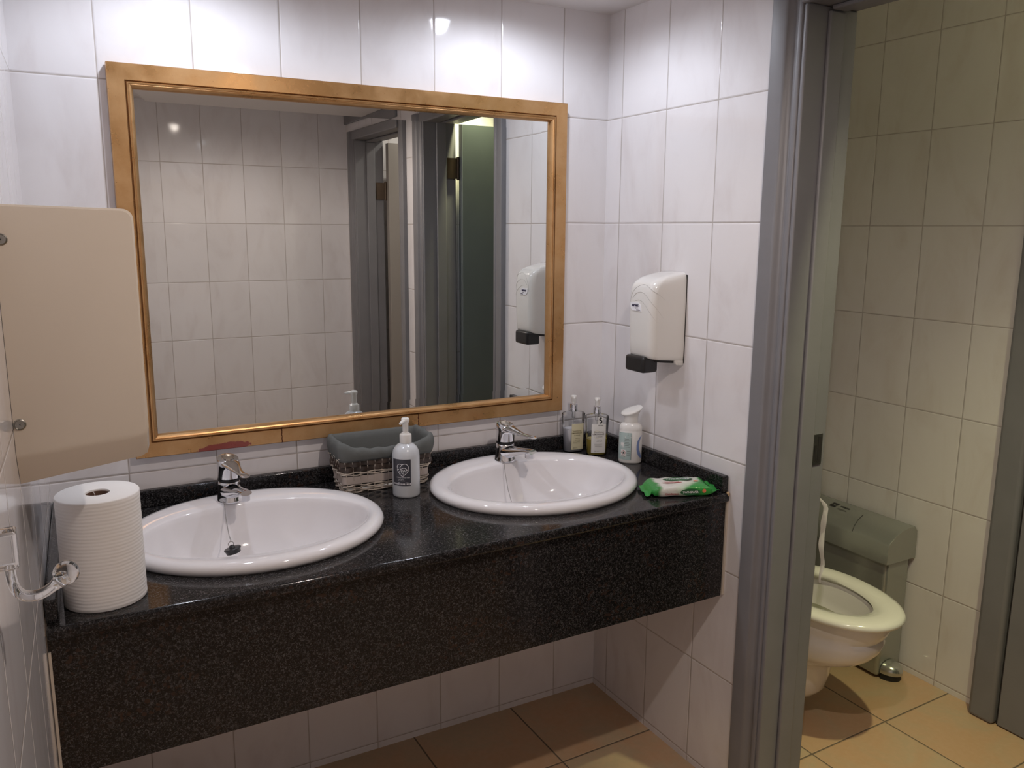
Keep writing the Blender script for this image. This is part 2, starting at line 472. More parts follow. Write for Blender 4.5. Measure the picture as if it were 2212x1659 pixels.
def door_frame(name, ya, yb, leaf_w, hinge_z, LZ, leaf_m):
    # ya = edge towards the mirror wall, yb = edge away from it; clear opening
    d = bpy.data.objects.new(name, None); COL.objects.link(d); tag(d, kind='structure'); d.location = (0, 0, 0)
    aw = .075
    # jamb linings fill wall thickness; each with a raised stop
    mk('jamb', B((-.004, .154, ya-.0, ya+.002+.0, 0, LZ)) if False else B((-.006, .153, ya-.012, ya, 0, LZ), (.055, .103, ya-.022, ya-.012, 0, LZ-.01)), M['grey_paint'], d, bevel=.004)
    mk('jamb', B((-.006, .153, yb, yb+.012, 0, LZ), (.055, .103, yb+.012, yb+.022, 0, LZ-.01)), M['grey_paint'], d, bevel=.004)
    mk('lintel', B((-.006, .153, yb, ya, LZ, LZ+.018), (.055, .103, yb+.022, ya-.022, LZ-.01, LZ)), M['grey_paint'], d, bevel=.004)
    def arch(y0, sg):
        P = [(0, .078), (-.020, .078), (-.0205, .040), (-.018, .034), (-.010, .028), (-.0045, .022), (-.0035, .016), (-.0090, .0125), (-.0100, .006), (-.0085, .0005), (-.002, -.0015), (0, -.0015)]
        bm = bmesh.new(); prism(bm, [(x, y0+sg*q) for x, q in P], 0, LZ+.045); return bm
    mk('architrave', arch(ya, 1), M['grey_paint'], d, angle=50, bevel=.0015, seg=2)
    mk('architrave', arch(yb, -1), M['grey_paint'], d, angle=50, bevel=.0015, seg=2)
    mk('architrave', B((-.0195, 0.0, yb+.001, ya-.001, LZ-.002, LZ+.045)), M['grey_paint'], d, bevel=.006, seg=4)
    # leaf, open into the cubicle at right angles
    yl = yb+.016
    lf = mk('door_leaf', B((.165, .165+leaf_w, yl, yl+.038, .012, LZ-.012)), M[leaf_m], d, bevel=.002)
    for hz in hinge_z:
        bm = B((.105, .155, yb+.022, yb+.024, hz-.045, hz+.045))
        lathe(bm, [(.0065, hz-.05), (.0065, hz+.05)], .160, yb+.020, 14)
        mk('hinge', bm, M['hinge'], d)
    return d
d1 = door_frame('door_1', -.735, -1.425, .66, (1.767, .25), LZ1, 'grey_leaf')
# strike plate and latch keep on the visible jamb
mk('strike_plate', B((.110, .140, -.7495, -.7468, .935, 1.012)), M['steel'], d1)
mk('strike_slot', B((.114, .121, -.7502, -.7494, .945, .985)), M['dark'], d1)
mk('strike_slot', B((.126, .136, -.7502, -.7494, .940, 1.006)), M['dark'], d1)
d2 = door_frame('door_2', -1.70, -2.35, .62, (1.70, .25), LZ, 'warm_leaf')

# grey frame with closed panel on the far cubicle wall
d3 = bpy.data.objects.new('door_3', None); COL.objects.link(d3); tag(d3, kind='structure')
mk('architrave', B((.945, 1.0, -.792, -.712, 0, 2.0)), M['grey_paint'], d3, bevel=.012, seg=4)
mk('door_leaf', B((.958, 1.0, -1.47, -.800, .004, 2.0)), M['grey_paint'], d3, bevel=.003)
mk('door_gap', B((.968, .9995, -.800, -.792, .0, 2.0)), M['dark'], d3)

# thin sealant lines where the counter meets the side walls
S(mk('trim_2', B((-.006, -.0005, -.5865, -.5815, .555, .83)), M['sealant']))

# ------------------------------------------------------------------ ceiling lamps
for nm, lx, ly, pw_, cone, colr, lab in LAMPS:
    t = thing('ceiling_downlight', lab, 'ceiling light', (lx, ly, ZC if lx < 0 else ZC2), 'recessed ceiling downlights')
    bm = bmesh.new(); prof = [(.032, 0), (.046, 0), (.045, -.004), (.034, -.004)]
    vs = [[bm.verts.new(p) for p in ell(0, 0, z, r, r, 40)] for r, z in prof]
    for a, c in zip(vs, vs[1:]+vs[:1]):
        for i in range(40): bm.faces.new((a[i], a[(i+1) % 40], c[(i+1) % 40], c[i]))
    mk('trim_ring', bm, M['chrome'], t)
    bm = bmesh.new(); lathe(bm, [(.0315, -.0005), (.0315, -.003), (.020, -.005)], n=32)
    mk('bulb', bm, emit('bulb_'+nm+str(int(lx*100)), colr, 45.0), t)
    ld = bpy.data.lights.new('lamp_light', 'SPOT'); ld.energy = pw_*1.0; ld.color = colr
    ld.spot_size = R(cone); ld.spot_blend = 1.0 if nm == 'cubicle' and ly > -1.5 else .45; ld.shadow_soft_size = .022
    lo = bpy.data.objects.new('lamp_light', ld); COL.objects.link(lo); lo.parent = t; lo.location = (0, 0, -.012)

# ------------------------------------------------------------------ counter
ZT = .836
def yf(x): return -.582 - .0125*abs(x)
xl = wl(-.3)
BAS = [(-1.133, -.304), (-.412, -.294)]
t = thing('vanity_counter', 'long dark speckled granite vanity counter with deep front panel, holding both basins', 'counter', (-.77, -.3, ZT))
T0 = Vector(t.location)
def inv(o, root):          # geometry given in world coordinates
    o.matrix_parent_inverse = Matrix.LocRotScale(root.location, root.rotation_euler, (1, 1, 1)).inverted(); return o
bm = bmesh.new()
front = []
for i in range(0, 25):
    x = -.0015 + (wl(-.6)+.003)*(i/24); front.append((x, yf(x)-.010-.010*math.sin(PI*i/24)))
outer = [(-.0015, -.001)] + front + [(wl(0)+.0015, -.001)]
def edge_loop(pts):
    v = [bm.verts.new((x, y, ZT)) for x, y in pts]
    return [bm.edges.new((v[i], v[(i+1) % len(v)])) for i in range(len(v))]
ed = edge_loop(outer)
for cx, cy in BAS: ed += edge_loop([(p[0], p[1]) for p in ell(cx, cy, 0, .258, .222, 56)])
bmesh.ops.triangle_fill(bm, use_beauty=True, use_dissolve=False, edges=ed)
r_ = bmesh.ops.extrude_face_region(bm, geom=bm.faces[:])
bmesh.ops.translate(bm, vec=(0, 0, -.024), verts=[e for e in r_['geom'] if isinstance(e, bmesh.types.BMVert)])
inv(mk('worktop', bm, M['granite'], t, bevel=.006, seg=4), t)
bm = bmesh.new()
xL = wl(-.6)+.0015
prism(bm, [(-.0075, -.5825), (xL, yf(xL)+.001), (xL, yf(xL)+.021), (-.0075, -.5625)], .552, ZT-.024)
inv(mk('front_panel', bm, M['granite'], t, bevel=.001), t)
bm = B((wl(0)+.002, -.0015, -.0205, -.0012, ZT, .878))
inv(mk('backsplash', bm, M['granite'], t, bevel=.003), t)
inv(mk('side_splash', B((-.0205, -.0012, -.583, -.021, ZT, .880)), M['granite'], t, bevel=.003), t)
bm = bmesh.new(); prism(bm, [(wl(-.021)+.0015, -.021), (wl(-.021)+.0215, -.021), (wl(-.59)+.0215, -.59), (wl(-.59)+.0015, -.59)], ZT, .878)
inv(mk('side_splash', bm, M['granite'], t, bevel=.003), t)
bm = bmesh.new(); lathe(bm, [(.001, -.009), (.004, -.006), (.0052, 0), (.0035, .004), (.001, .006)], -.0065, -.5885, 10)
bmesh.ops.translate(bm, vec=(0, 0, ZT-.002), verts=bm.verts)
inv(mk('caulk_blob', bm, M['caulk'], t), t)
bm = bmesh.new(); prism(bm, [(wl(-.604)+.0012, -.606), (wl(-.604)+.0055, -.606), (wl(-.604)+.0055, -.599), (wl(-.604)+.0012, -.599)], .552, .79)
inv(mk('caulk_bead', bm, M['sealant'], t), t)

# ------------------------------------------------------------------ basin
def make_basin():
    t = thing('wash_basin', '', 'basin')
    bm = bmesh.new(); oy = 0.0
    rings = []
    def rg(rx, ry, cy, z, pw=1.0): rings.append(ell(0, cy, z, rx, ry, 96, pw=pw))
    ORX, ORY = .283, .247
    rg(ORX-.022, ORY-.022, 0, -.004); rg(ORX-.005, ORY-.005, 0, .0012); rg(ORX-.001, ORY-.001, 0, .007); rg(ORX, ORY, 0, .013); rg(ORX-.004, ORY-.004, 0, .020)
    rg(ORX-.012, ORY-.012, 0, .0245); rg(ORX-.022, ORY-.022, -.001, .026); rg(ORX-.030, ORY-.036, -.008, .0255)
    # inner lip
    IRX, IRY, IC = .242, .170, -.022
    rg(IRX+.004, IRY+.004, IC, .0235); rg(IRX, IRY, IC, .019)
    for k, z in ((.985, .008), (.96, -.010), (.92, -.032), (.86, -.056), (.77, -.080), (.64, -.101), (.48, -.116), (.30, -.125), (.12, -.129)):
        rg(IRX*k, IRY*(k**.9), IC, z)
    loft(bm, rings, False, True)
    # outside of the bowl, below the worktop
    loft(bm, [ell(0, -.01, -.004, .25, .212, 48), ell(0, IC, -.03, .243, .178, 48), ell(0, IC, -.08, .20, .15, 48), ell(0, IC, -.125, .12, .10, 48), ell(0, IC, -.142, .05, .05, 48)], False, True)
    mk('bowl', bm, M['ceramic'], t, angle=60)
    bm = bmesh.new(); lathe(bm, [(.030, -.1285), (.030, -.1265), (.024, -.1262), (.020, -.1275), (.002, -.1275)], 0, IC, 28)
    mk('drain', bm, M['chrome'], t)
    return t
def dup(root, loc, rotz=0.0, label=None, group=None):
    r = root.copy(); COL.objects.link(r); r.location = loc; r.rotation_euler = (0, 0, rotz)
    if label: r['label'] = label
    if group: r['group'] = group
    for ch in list(root.children):
        c = ch.copy(); COL.objects.link(c); c.parent = r
        for g in ch.children:
            d = g.copy(); COL.objects.link(d); d.parent = c
    return r
b1 = make_basin(); b1.location = (*BAS[0], ZT)
b1['label'] = 'white oval ceramic basin on the left, beside the paper roll, with plug hanging inside'; b1['group'] = 'oval basins in the counter'
b2 = dup(b1, (*BAS[1], ZT), 0, 'white oval ceramic basin on the right, beside the wipes packet', 'oval basins in the counter')

# ------------------------------------------------------------------ faucet (local: base at 0, spout to -y)
def make_faucet():
    t = thing('basin_mixer_tap', '', 'tap')
    bm = bmesh.new()
    loft(bm, [ell(0, 0, z, rx, ry, 36) for rx, ry, z in ((.0310, .0300, 0), (.0312, .0302, .003), (.0290, .0285, .007), (.0275, .0272, .020), (.0262, .0262, .034), (.0255, .0255, .043), (.0245, .0245, .048), (.0195, .0195, .051))], True, True)
    mk('body', bm, M['chrome'], t, angle=60)
    bm = bmesh.new()
    pts = [(0, -.008, .027), (0, -.03, .030), (0, -.055, .036), (0, -.08, .0425), (0, -.105, .0475), (0, -.122, .0490)]
    tube(bm, pts, [(.0255, .021), (.0225, .0165), (.0180, .0115), (.0150, .0085), (.0140, .0070), (.0130, .0062)], 20)
    mk('spout', bm, M['chrome'], t, angle=60)
    bm = bmesh.new(); lathe(bm, [(.0105, .028), (.0128, .030), (.0132, .040), (.0125, .047)], 0, -.109, 8)
    mk('aerator', bm, M['chrome'], t, angle=30)
    bm = bmesh.new(); lathe(bm, [(.0200, .0505), (.0262, .0512), (.0262, .0550), (.0200, .0560)], 0, 0, 36)
    mk('seal_ring', bm, M['black'], t)
    # handle cap, leaning forward a little
    bm = bmesh.new()
    rr = []
    for r, z in ((.0205, .0555), (.0245, .0570), (.0252, .066), (.0256, .080), (.0258, .090), (.0255, .0985), (.0238, .1030), (.0165, .1046)):
        rr.append([(x, y, zz + (.24*y*min(1, (z-.07)/.02) if z > .07 else 0)) for x, y, zz in ell(0, 0, z, r, r*1.04, 36)])
    loft(bm, rr, True, True)
    mk('handle_cap', bm, M['chrome'], t, angle=50)
    bm = bmesh.new()
    pts = [(0, -.004, .096), (0, -.022, .0935), (0, -.045, .0900), (0, -.075, .0880), (0, -.105, .0885), (0, -.125, .0895), (0, -.132, .0895)]
    tube(bm, pts, [(.020, .005), (.0215, .0075), (.0155, .0065), (.0100, .0045), (.0095, .0040), (.0100, .0040), (.006, .0022)], 16)
    mk('lever', bm, M['chrome'], t, angle=60)
    bm = bmesh.new(); lathe(bm, [(.0150, .1030), (.0150, .1072), (.0132, .1076), (.0125, .1062), (.0120, .1072), (.004, .1078)], 0, .0, 30)
    for v in bm.verts: v.co.z += .24*v.co.y
    mk('button', bm, plain('button_metal', (.62, .56, .50), .15, 1.0), t)
    return t
f1 = make_faucet(); f1.location = (-1.157, -.128, ZT+.0245); f1.rotation_euler = (0, 0, R(7))
f1['label'] = 'chrome single-lever mixer tap on the left basin, its rubber plug dangling on a chain'; f1['group'] = 'chrome basin taps'
f2 = dup(f1, (-.407, -.122, ZT+.0245), R(9), 'chrome single-lever mixer tap on the right basin, in front of the mirror corner', 'chrome basin taps')

def chain_and_plug(pts, plug_loc, tilt, label):
    t = thing('basin_plug', label, 'plug', plug_loc, 'basin plugs on chains')
    bm = bmesh.new()
    # bead chain sampled at even spacing
    P = [Vector(p) for p in pts]; acc = 0; out = []
    step = .0034
    for a, c in zip(P, P[1:]):
        L = (c-a).length; s = (step-acc) if out else 0
        while s <= L:
            out.append(a+(c-a)*(s/L)); s += step
        acc = L-(s-step)
    for q in out:
        bmesh.ops.create_icosphere(bm, subdivisions=1, radius=.00135, matrix=Matrix.Translation(q))
    tube(bm, pts, .0005, 5)
    inv(mk('bead_chain', bm, M['bead'], t), t)
    bm = bmesh.new()
    lathe(bm, [(.0165, -.008), (.0185, -.007), (.0195, .000), (.0215, .002), (.0220, .005), (.0200, .0072), (.0085, .0080), (.0060, .013), (.0025, .0150)], n=28)
    bm.transform(Matrix.Rotation(R(tilt[0]), 4, 'X') @ Matrix.Rotation(R(tilt[1]), 4, 'Y') @ Matrix.Scale(.85, 4))
    mk('stopper', bm, M['black'], t)
    top = Vector((0, 0, .0150)); top.rotate(Matrix.Rotation(R(tilt[0]), 3, 'X') @ Matrix.Rotation(R(tilt[1]), 3, 'Y'))
    bm = bmesh.new()
    ring = [tuple(top + Vector((.0058*math.cos(a), 0, .0058*math.sin(a)))) for a in [2*PI*k/16 for k in range(17)]]
    tube(bm, ring, .0007, 6)
    mk('pull_ring', bm, M['bead'], t)
    return t
zr = ZT+.0255
chain_and_plug([(-1.176, -.148, zr+.006), (-1.176, -.153, zr+.002), (-1.176, -.163, zr-.001), (-1.1775, -.173, ZT+.004), (-1.180, -.205, ZT-.012), (-1.182, -.235, ZT-.027), (-1.185, -.268, ZT-.0225), (-1.1865, -.280, ZT-.024)],
               (-1.184, -.285, ZT-.042), (-10, -12), 'black rubber plug hanging by its chain inside the left basin')
chain_and_plug([(-.428, -.142, zr+.006), (-.428, -.148, zr+.002), (-.429, -.157, zr-.001), (-.432, -.168, ZT+.004), (-.440, -.20, ZT-.035), (-.446, -.235, ZT-.068), (-.440, -.280, ZT-.094), (-.428, -.318, ZT-.106)],
               (-.412, -.316, ZT-.1195), (0, 0), 'black rubber plug seated in the right basin drain, only its bead chain showing')

# ------------------------------------------------------------------ mirror
t = thing('wall_mirror', 'large rectangular mirror in a worn gold frame, hanging above both basins', 'mirror', (-.7535, 0, .962))
X0, X1, Z0, Z1 = -1.347, -.160, .961, 1.853
def ring_sweep(prof, close=True):
    bm = bmesh.new(); V = []
    for d, h in prof:
        V.append([bm.verts.new(c) for c in ((X0+d, -h, Z0+d), (X1-d, -h, Z0+d), (X1-d, -h, Z1-d), (X0+d, -h, Z1-d))])
    seq = list(zip(V, V[1:])) + ([(V[-1], V[0])] if close else [])
    for a, c in seq:
        for i in range(4): bm.faces.new((a[i], a[(i+1) % 4], c[(i+1) % 4], c[i]))
    return bm
inv(mk('frame', ring_sweep([(0, .003), (0, .029), (.0015, .0305), (.0350, .029), (.0358, .0275), (.0358, .003)]), M['gold'], t, angle=25), t)
inv(mk('inner_moulding', ring_sweep([(.0360, .003), (.0360, .0190), (.0382, .0190), (.0388, .0300), (.0398, .0314), (.0425, .0305), (.0430, .0292), (.0445, .0300), (.0475, .0285), (.0500, .0245), (.0520, .0190), (.0525, .0120), (.0525, .003)]), M['gold'], t, angle=28), t)
bm = bmesh.new()
gi = .050; bw = .026
a = [bm.verts.new(c) for c in ((X0+gi, -.0137, Z0+gi), (X1-gi, -.0137, Z0+gi), (X1-gi, -.0137, Z1-gi), (X0+gi, -.0137, Z1-gi))]
c = [bm.verts.new(c_) for c_ in ((X0+gi+bw, -.0140, Z0+gi+bw), (X1-gi-bw, -.0140, Z0+gi+bw), (X1-gi-bw, -.0140, Z1-gi-bw), (X0+gi+bw, -.0140, Z1-gi-bw))]
e = [bm.verts.new((v.co.x, -.006, v.co.z)) for v in a]
bm.faces.new(c)
for i in range(4):
    bm.faces.new((a[i], a[(i+1) % 4], c[(i+1) % 4], c[i])); bm.faces.new((e[i], e[(i+1) % 4], a[(i+1) % 4], a[i]))
bm.faces.new(e[::-1])
g = mk('glass', bm, M['mirror'], t, angle=.1)
for p in g.data.polygons: p.use_smooth = False
inv(g, t)

# ------------------------------------------------------------------ paper towel dispenser on the left wall
t = thing('towel_dispenser', 'large beige plastic paper towel dispenser on the left wall, above the paper roll', 'dispenser', (wl(-.7), -.7, 1.14))
def disp_profile(x0, xf, zb, zf, zt, r=.014):
    p = [(x0, zb), (xf-.012, zf-.002), (xf-.003, zf+.003), (xf, zf+.014)]
    for k in range(0, 7):
        a_ = R(90*k/6); p.append((xf-r+r*math.cos(a_), zt-.004-r+r*math.sin(a_)))
    p.append((x0, zt)); return p
bm = bmesh.new()
rings = []
for y, ins, lift in ((-.800, .004, .050), (-.8015, .008, .054), (-.8015, .008, .054)):
    pass
xw = wl(-.8)+.0004
pr_out = disp_profile(xw, -1.380, 1.137, 1.160, 1.530)
pr_face = disp_profile(xw, -1.3835, 1.186, 1.200, 1.5265)
pr_mid = disp_profile(xw, -1.3808, 1.178, 1.193, 1.5292)
def rg(pr, y, xs=0): return [(x + (0 if i not in (0, len(pr)-1) else (wl(y)-wl(-.8))), y, z) for i, (x, z) in enumerate(pr)]
loft(bm, [rg(pr_face, -.8005), rg(pr_mid, -.7975), rg(pr_out, -.776), rg(pr_out, -.60), rg(pr_face, -.58)], True, True)
inv(mk('cover', bm, M['beige_plastic'], t, angle=30), t)
for zz in (1.2285, 1.4825):
    bm = bmesh.new(); lathe(bm, [(.0080, 0), (.0080, .0012), (.0066, .0024), (.0060, .0012), (.0012, .0010)], n=24)
    box(bm, -.0035, .0035, -.0007, .0007, .0008, .0016); box(bm, -.0007, .0007, -.0035, .0035, .0008, .0016)
    bm.transform(Matrix.Translation((xw+.0080, -.8004, zz)) @ Matrix.Rotation(R(90), 4, 'X'))
    inv(mk('screw', bm, M['steel'], t), t)

# ------------------------------------------------------------------ acrylic hook on the left wall
t = thing('acrylic_hook', 'clear acrylic wall hook with a round upturned end, left of the paper roll', 'hook', (wl(-1.2), -1.2, 1.17))
xw = wl(-1.2)+.001
inv(mk('base_block', B((xw, xw+.023, -1.212, -1.188, 1.168, 1.207)), M['acrylic'], t, bevel=.003), t)
bm = bmesh.new()
pts = bez((xw+.014, -1.2, 1.170), (xw+.014, -1.2, 1.142), (xw+.020, -1.2, 1.133), (xw+.036, -1.2, 1.1345), 8) + bez((xw+.036, -1.2, 1.1345), (xw+.046, -1.2, 1.136), (xw+.052, -1.2, 1.143), (xw+.062, -1.2, 1.150), 6)[1:]
tube(bm, pts, [(.0095, .0048)]*(len(pts)-3) + [(.010, .0060), (.011, .0080), (.010, .0060)], 16)
bm2 = bmesh.new(); bmesh.ops.create_uvsphere(bm2, u_segments=20, v_segments=12, radius=.0130, matrix=Matrix.Translation((xw+.0625, -1.2, 1.153)) @ Matrix.Diagonal((.95, .62, 1, 1)))
inv(mk('arm', bm, M['acrylic'], t, angle=70), t)
inv(mk('round_end', bm2, M['acrylic'], t, angle=70), t)

# ------------------------------------------------------------------ paper roll on the counter
RX, RY, RR, RH = -1.449, -.517, .0690, .200
t = thing('paper_roll', 'big white centre-feed paper roll standing upright on the counter left end', 'paper roll', (RX, RY, ZT))
bm = bmesh.new(); n = 72
prof = [(.0195, .004), (RR-.002, .0), (RR, .002)] + [(RR + .0002*math.sin(k*1.9), .002+(RH-.004)*k/40) for k in range(1, 40)] + [(RR, RH-.002), (RR-.002, RH), (.0205, RH-.001), (.0195, RH-.003)]
vs = [[bm.verts.new(p) for p in ell(0, 0, z, r, r, n)] for r, z in prof]
for a, c in zip(vs, vs[1:]+vs[:1]):
    for i in range(n): bm.faces.new((a[i], a[(i+1) % n], c[(i+1) % n], c[i]))
mk('paper', bm, M['roll'], t, angle=60)
bm = bmesh.new(); prof = [(.0192, .003), (.0192, RH-.004), (.0180, RH-.004), (.0180, .003)]
vs = [[bm.verts.new(p) for p in ell(0, 0, z, r, r, 32)] for r, z in prof]
for a, c in zip(vs, vs[1:]+vs[:1]):
    for i in range(32): bm.faces.new((a[i], a[(i+1) % 32], c[(i+1) % 32], c[i]))
bm.faces.new([bm.verts.new(p) for p in ell(0, 0, RH-.05, .018, .018, 32)])
mk('core', bm, M['cardboard'], t)
bm = bmesh.new(); tube(bm, [(-.010, -.004, RH-.014), (-.004, -.006, RH-.004), (-.006, .012, RH-.002)], [(.0012, .0004)]*3, 6)
mk('loose_ply', bm, M['paper'], t)

# ------------------------------------------------------------------ hand sanitizer bottle
BX, BY = -.742, -.214
t = thing('hand_wash_bottle', 'tall translucent white pump bottle with a charcoal hand-heart label, between the basins', 'bottle', (BX, BY, ZT), 'pump bottles')
r0 = .0345
bm = bmesh.new()
lathe(bm, [(.030, 0), (.0335, .0015), (r0, .006), (r0, .100), (.0340, .108), (.0320, .117), (.0280, .125), (.0215, .1315), (.0150, .1350), (.0140, .136), (.0140, .139)], n=48)
mk('container', bm, M['dispenser_tank'], t, angle=60)
bm = bmesh.new(); lathe(bm, [(.0148, .1365), (.0152, .138), (.0150, .156), (.0140, .1585), (.0105, .1600), (.0100, .162), (.0060, .163)], n=36)
mk('collar', bm, M['white_plastic'], t, angle=40)
bm = bmesh.new(); lathe(bm, [(.0060, .162), (.0075, .166), (.0078, .186), (.0095, .190), (.0105, .194), (.0098, .1985), (.0065, .2005)], n=28)
# nozzle points away to the left towards the mirror
an = R(222)
tube(bm, [(0, 0, .1925), (.016*math.cos(an), .016*math.sin(an), .1925), (.028*math.cos(an), .028*math.sin(an), .1905)], [.0055, .0045, .0035], 12)
mk('pump_head', bm, M['white_plastic'], t, angle=50)
def wrap(r, phi0, z0, off=.0003):
    def f(u, v):
        a_ = phi0 + u/r; return ((r+off)*math.cos(a_), (r+off)*math.sin(a_), z0+v)
    return f
fa = wrap(r0, R(231), .0)
bm = bmesh.new(); patch(bm, fa, -.0285, .0225, .033, .101, 24, 2)
mk('label', bm, M['label_dark'], t)
fb = wrap(r0, R(231), .0, .0006)
bm = bmesh.new()
# heart of clasped hands
hz = .084
def heart(cx, cz, s, a0, a1, n=14): return [(cx+s*math.cos(R(a0+(a1-a0)*k/n)), cz+s*math.sin(R(a0+(a1-a0)*k/n))) for k in range(n+1)]
lw = .0010
fh = lambda u, v: fb(u*1.38+.001, hz-.002+(v-hz)*1.38)
stroke(bm, fh, heart(-.0045, hz, .0052, 35, 205), lw)
stroke(bm, fh, heart(.0042, hz-.0012, .0068, 150, -25), lw)
stroke(bm, fh, [(.0106, hz-.004), (.0104, hz-.008), (.0085, hz-.0105), (.0060, hz-.0130), (.0035, hz-.0155), (.0008, hz-.0175)], lw)
stroke(bm, fh, [(-.0093, hz-.0035), (-.0092, hz-.007), (-.0062, hz-.011), (-.0040, hz-.0145), (-.0012, hz-.0170), (.0008, hz-.0175)], lw)
stroke(bm, fh, [(-.0018, hz+.0022), (-.0048, hz-.0015), (-.0030, hz-.0042), (.0020, hz-.0020), (.0050, hz-.0022), (.0104, hz-.0070)], lw)
for k in range(3):
    stroke(bm, fh, [(-.0086+.0026*k, hz-.0055-.0034*k), (-.0060+.0026*k, hz-.0080-.0030*k+.0036)], lw*.9)
    stroke(bm, fh, [(.0008+.0026*k, hz-.0060+.0008*k), (.0034+.0024*k, hz-.0118+.0022*k)], lw)
stroke(bm, fh, [(-.0030, hz-.0042), (-.0010, hz-.0095), (.0018, hz-.0135)], lw)
text_on(bm, 'HAND SANITISER', .0044, fb, dx=.003, dy=.0545)
text_on(bm, 'kills germs', .0034, fb, dx=-.002, dy=.0495)
text_on(bm, 'no rinse needed', .0028, fb, dx=-.002, dy=.0463)
text_on(bm, '500ml', .0030, fb, dx=.012, dy=.0415)
text_on(bm, 'refill', .0030, fb, dx=-.009, dy=.0415)
for k in range(13):
    poly_on(bm, fb, [(-.0240+.0036*k, .0358), (-.0222+.0036*k, .0358), (-.0216+.0036*k, .0385), (-.0226+.0036*k, .0402), (-.0240+.0036*k, .0392)])
mk('label_print', bm, M['ink_white'], t)

# ------------------------------------------------------------------ the two clear soap bottles
def soap_bottle(loc, rot, label, liquid, level, lab_mat, ink, kind):
    t = thing('soap_bottle', label, 'bottle', loc, 'clear lemongrass pump bottles', rot)
    def body(prof, sc=1.0):
        bm = bmesh.new(); loft(bm, [ell(0, 0, z, rx*sc, ry*sc, 40, pw=.72) for rx, ry, z in prof], True, True); return bm
    P = [(.0285, .0195, 0), (.0300, .0210, .003), (.0325, .0225, .060), (.0350, .0240, .114), (.0352, .0242, .1175), (.0325, .0225, .1205), (.0140, .0120, .1245), (.0105, .0105, .126)]
    mk('container', body(P), M['clear'], t, angle=30)
    Q = [(.0270, .0180, .003), (.0282, .0193, .005), (.0282+.0045*level/.116, .0195+.003*level/.116, level)]
    mk('liquid', body(Q), liquid, t, angle=40)
    bm = bmesh.new(); lathe(bm, [(.0112, .1245), (.0118, .126), (.0116, .148), (.0100, .1495), (.0060, .150)], n=30)
    mk('collar', bm, M['chrome'], t, angle=40)
    bm = bmesh.new(); lathe(bm, [(.0060, .1495), (.0070, .152), (.0070, .162), (.0092, .1665), (.0095, .169), (.0085, .1725), (.005, .1740)], n=26)
    tube(bm, [(0, 0, .168), (-.004, -.010, .168), (-.007, -.020, .1660)], [.0045, .004, .003], 10)
    mk('pump_head', bm, M['white_plastic'], t, angle=50)
    bm = bmesh.new(); tube(bm, [(0, 0, .010), (0, 0, .125)], .0018, 8); lathe(bm, [(.004, .104), (.0052, .106), (.0052, .124)], n=14)
    mk('dip_tube', bm, M['clear'], t)
    # front label on the -y side, gently curved
    def f(off):
        def g_(u, v):
            k = .0212 + .0022*(v/.1)
            y = -(k)*(max(0, 1-(abs(u)/.0365)**2.8))**.38 - off
            return (u, y, v)
        return g_
    f0 = f(.0012); f1_ = f(.0017)
    zt = .098 if kind == 'w' else .090
    bm = bmesh.new(); patch(bm, f0, -.016 if kind == 'c' else -.021, .024 if kind == 'c' else .022, .010, zt, 20, 3)
    if kind == 'w': patch(bm, f0, -.002, .012, zt, zt+.022, 6, 1)
    mk('label', bm, lab_mat, t, angle=60)
    bm = bmesh.new()
    text_on(bm, 'Soothing', .0085, f1_, dx=.001, dy=.0735 if kind == 'w' else .068)
    text_on(bm, 'LEMONGRASS', .0056, f1_, dx=.0, dy=.0665 if kind == 'w' else .061, bold=.0001)
    text_on(bm, '& GINGER', .0046, f1_, dx=.002, dy=.0595 if kind == 'w' else .054)
    text_on(bm, 'cleansing', .0040, f1_, dx=.003, dy=.050 if kind == 'w' else .045)
    text_on(bm, 'hand wash', .0040, f1_, dx=.003, dy=.0455 if kind == 'w' else .040)
    for k in range(3):
        stroke(bm, f1_, [(-.012+.001*k, .037-.0035*k), (.0, .0365-.0035*k), (.012, .037-.0035*k)], .0006)
    text_on(bm, '500 ml e', .0042, f1_, dx=-.004, dy=.0155)
    mk('label_print', bm, ink, t)
    if kind == 'w':
        bm = bmesh.new()
        stroke(bm, f1_, [(.0085, zt+.018), (.003, zt+.019), (.002, zt+.014), (.0085, zt+.010), (.0085, zt+.005), (.002, zt+.004)], .0044)
        text_on(bm, 'SOFT SOAP', .0030, f1_, dx=.006, dy=zt-.004, bold=.0001)
        mk('logo', bm, M['ink_black'], t)
        bm = bmesh.new(); stroke(bm, f(.0015), [(-.004+.010*math.cos(R(a)), .066+.012*math.sin(R(a))) for a in range(30, 331, 20)], .0010)
        mk('lemon_ring', bm, M['label_cream'], t)
    return t
soap_bottle((-.134, -.053, ZT), R(-8), 'clear pump bottle of milky lotion with a cream label, nearer the mirror corner', M['lotion'], .072, M['label_cream'], M['ink_olive'], 'c')
soap_bottle((-.092, -.117, ZT), R(-22), 'clear pump bottle of yellow soap with a white label and black logo', M['yellow_liquid'], .050, M['label_white'], M['ink_grey'], 'w')

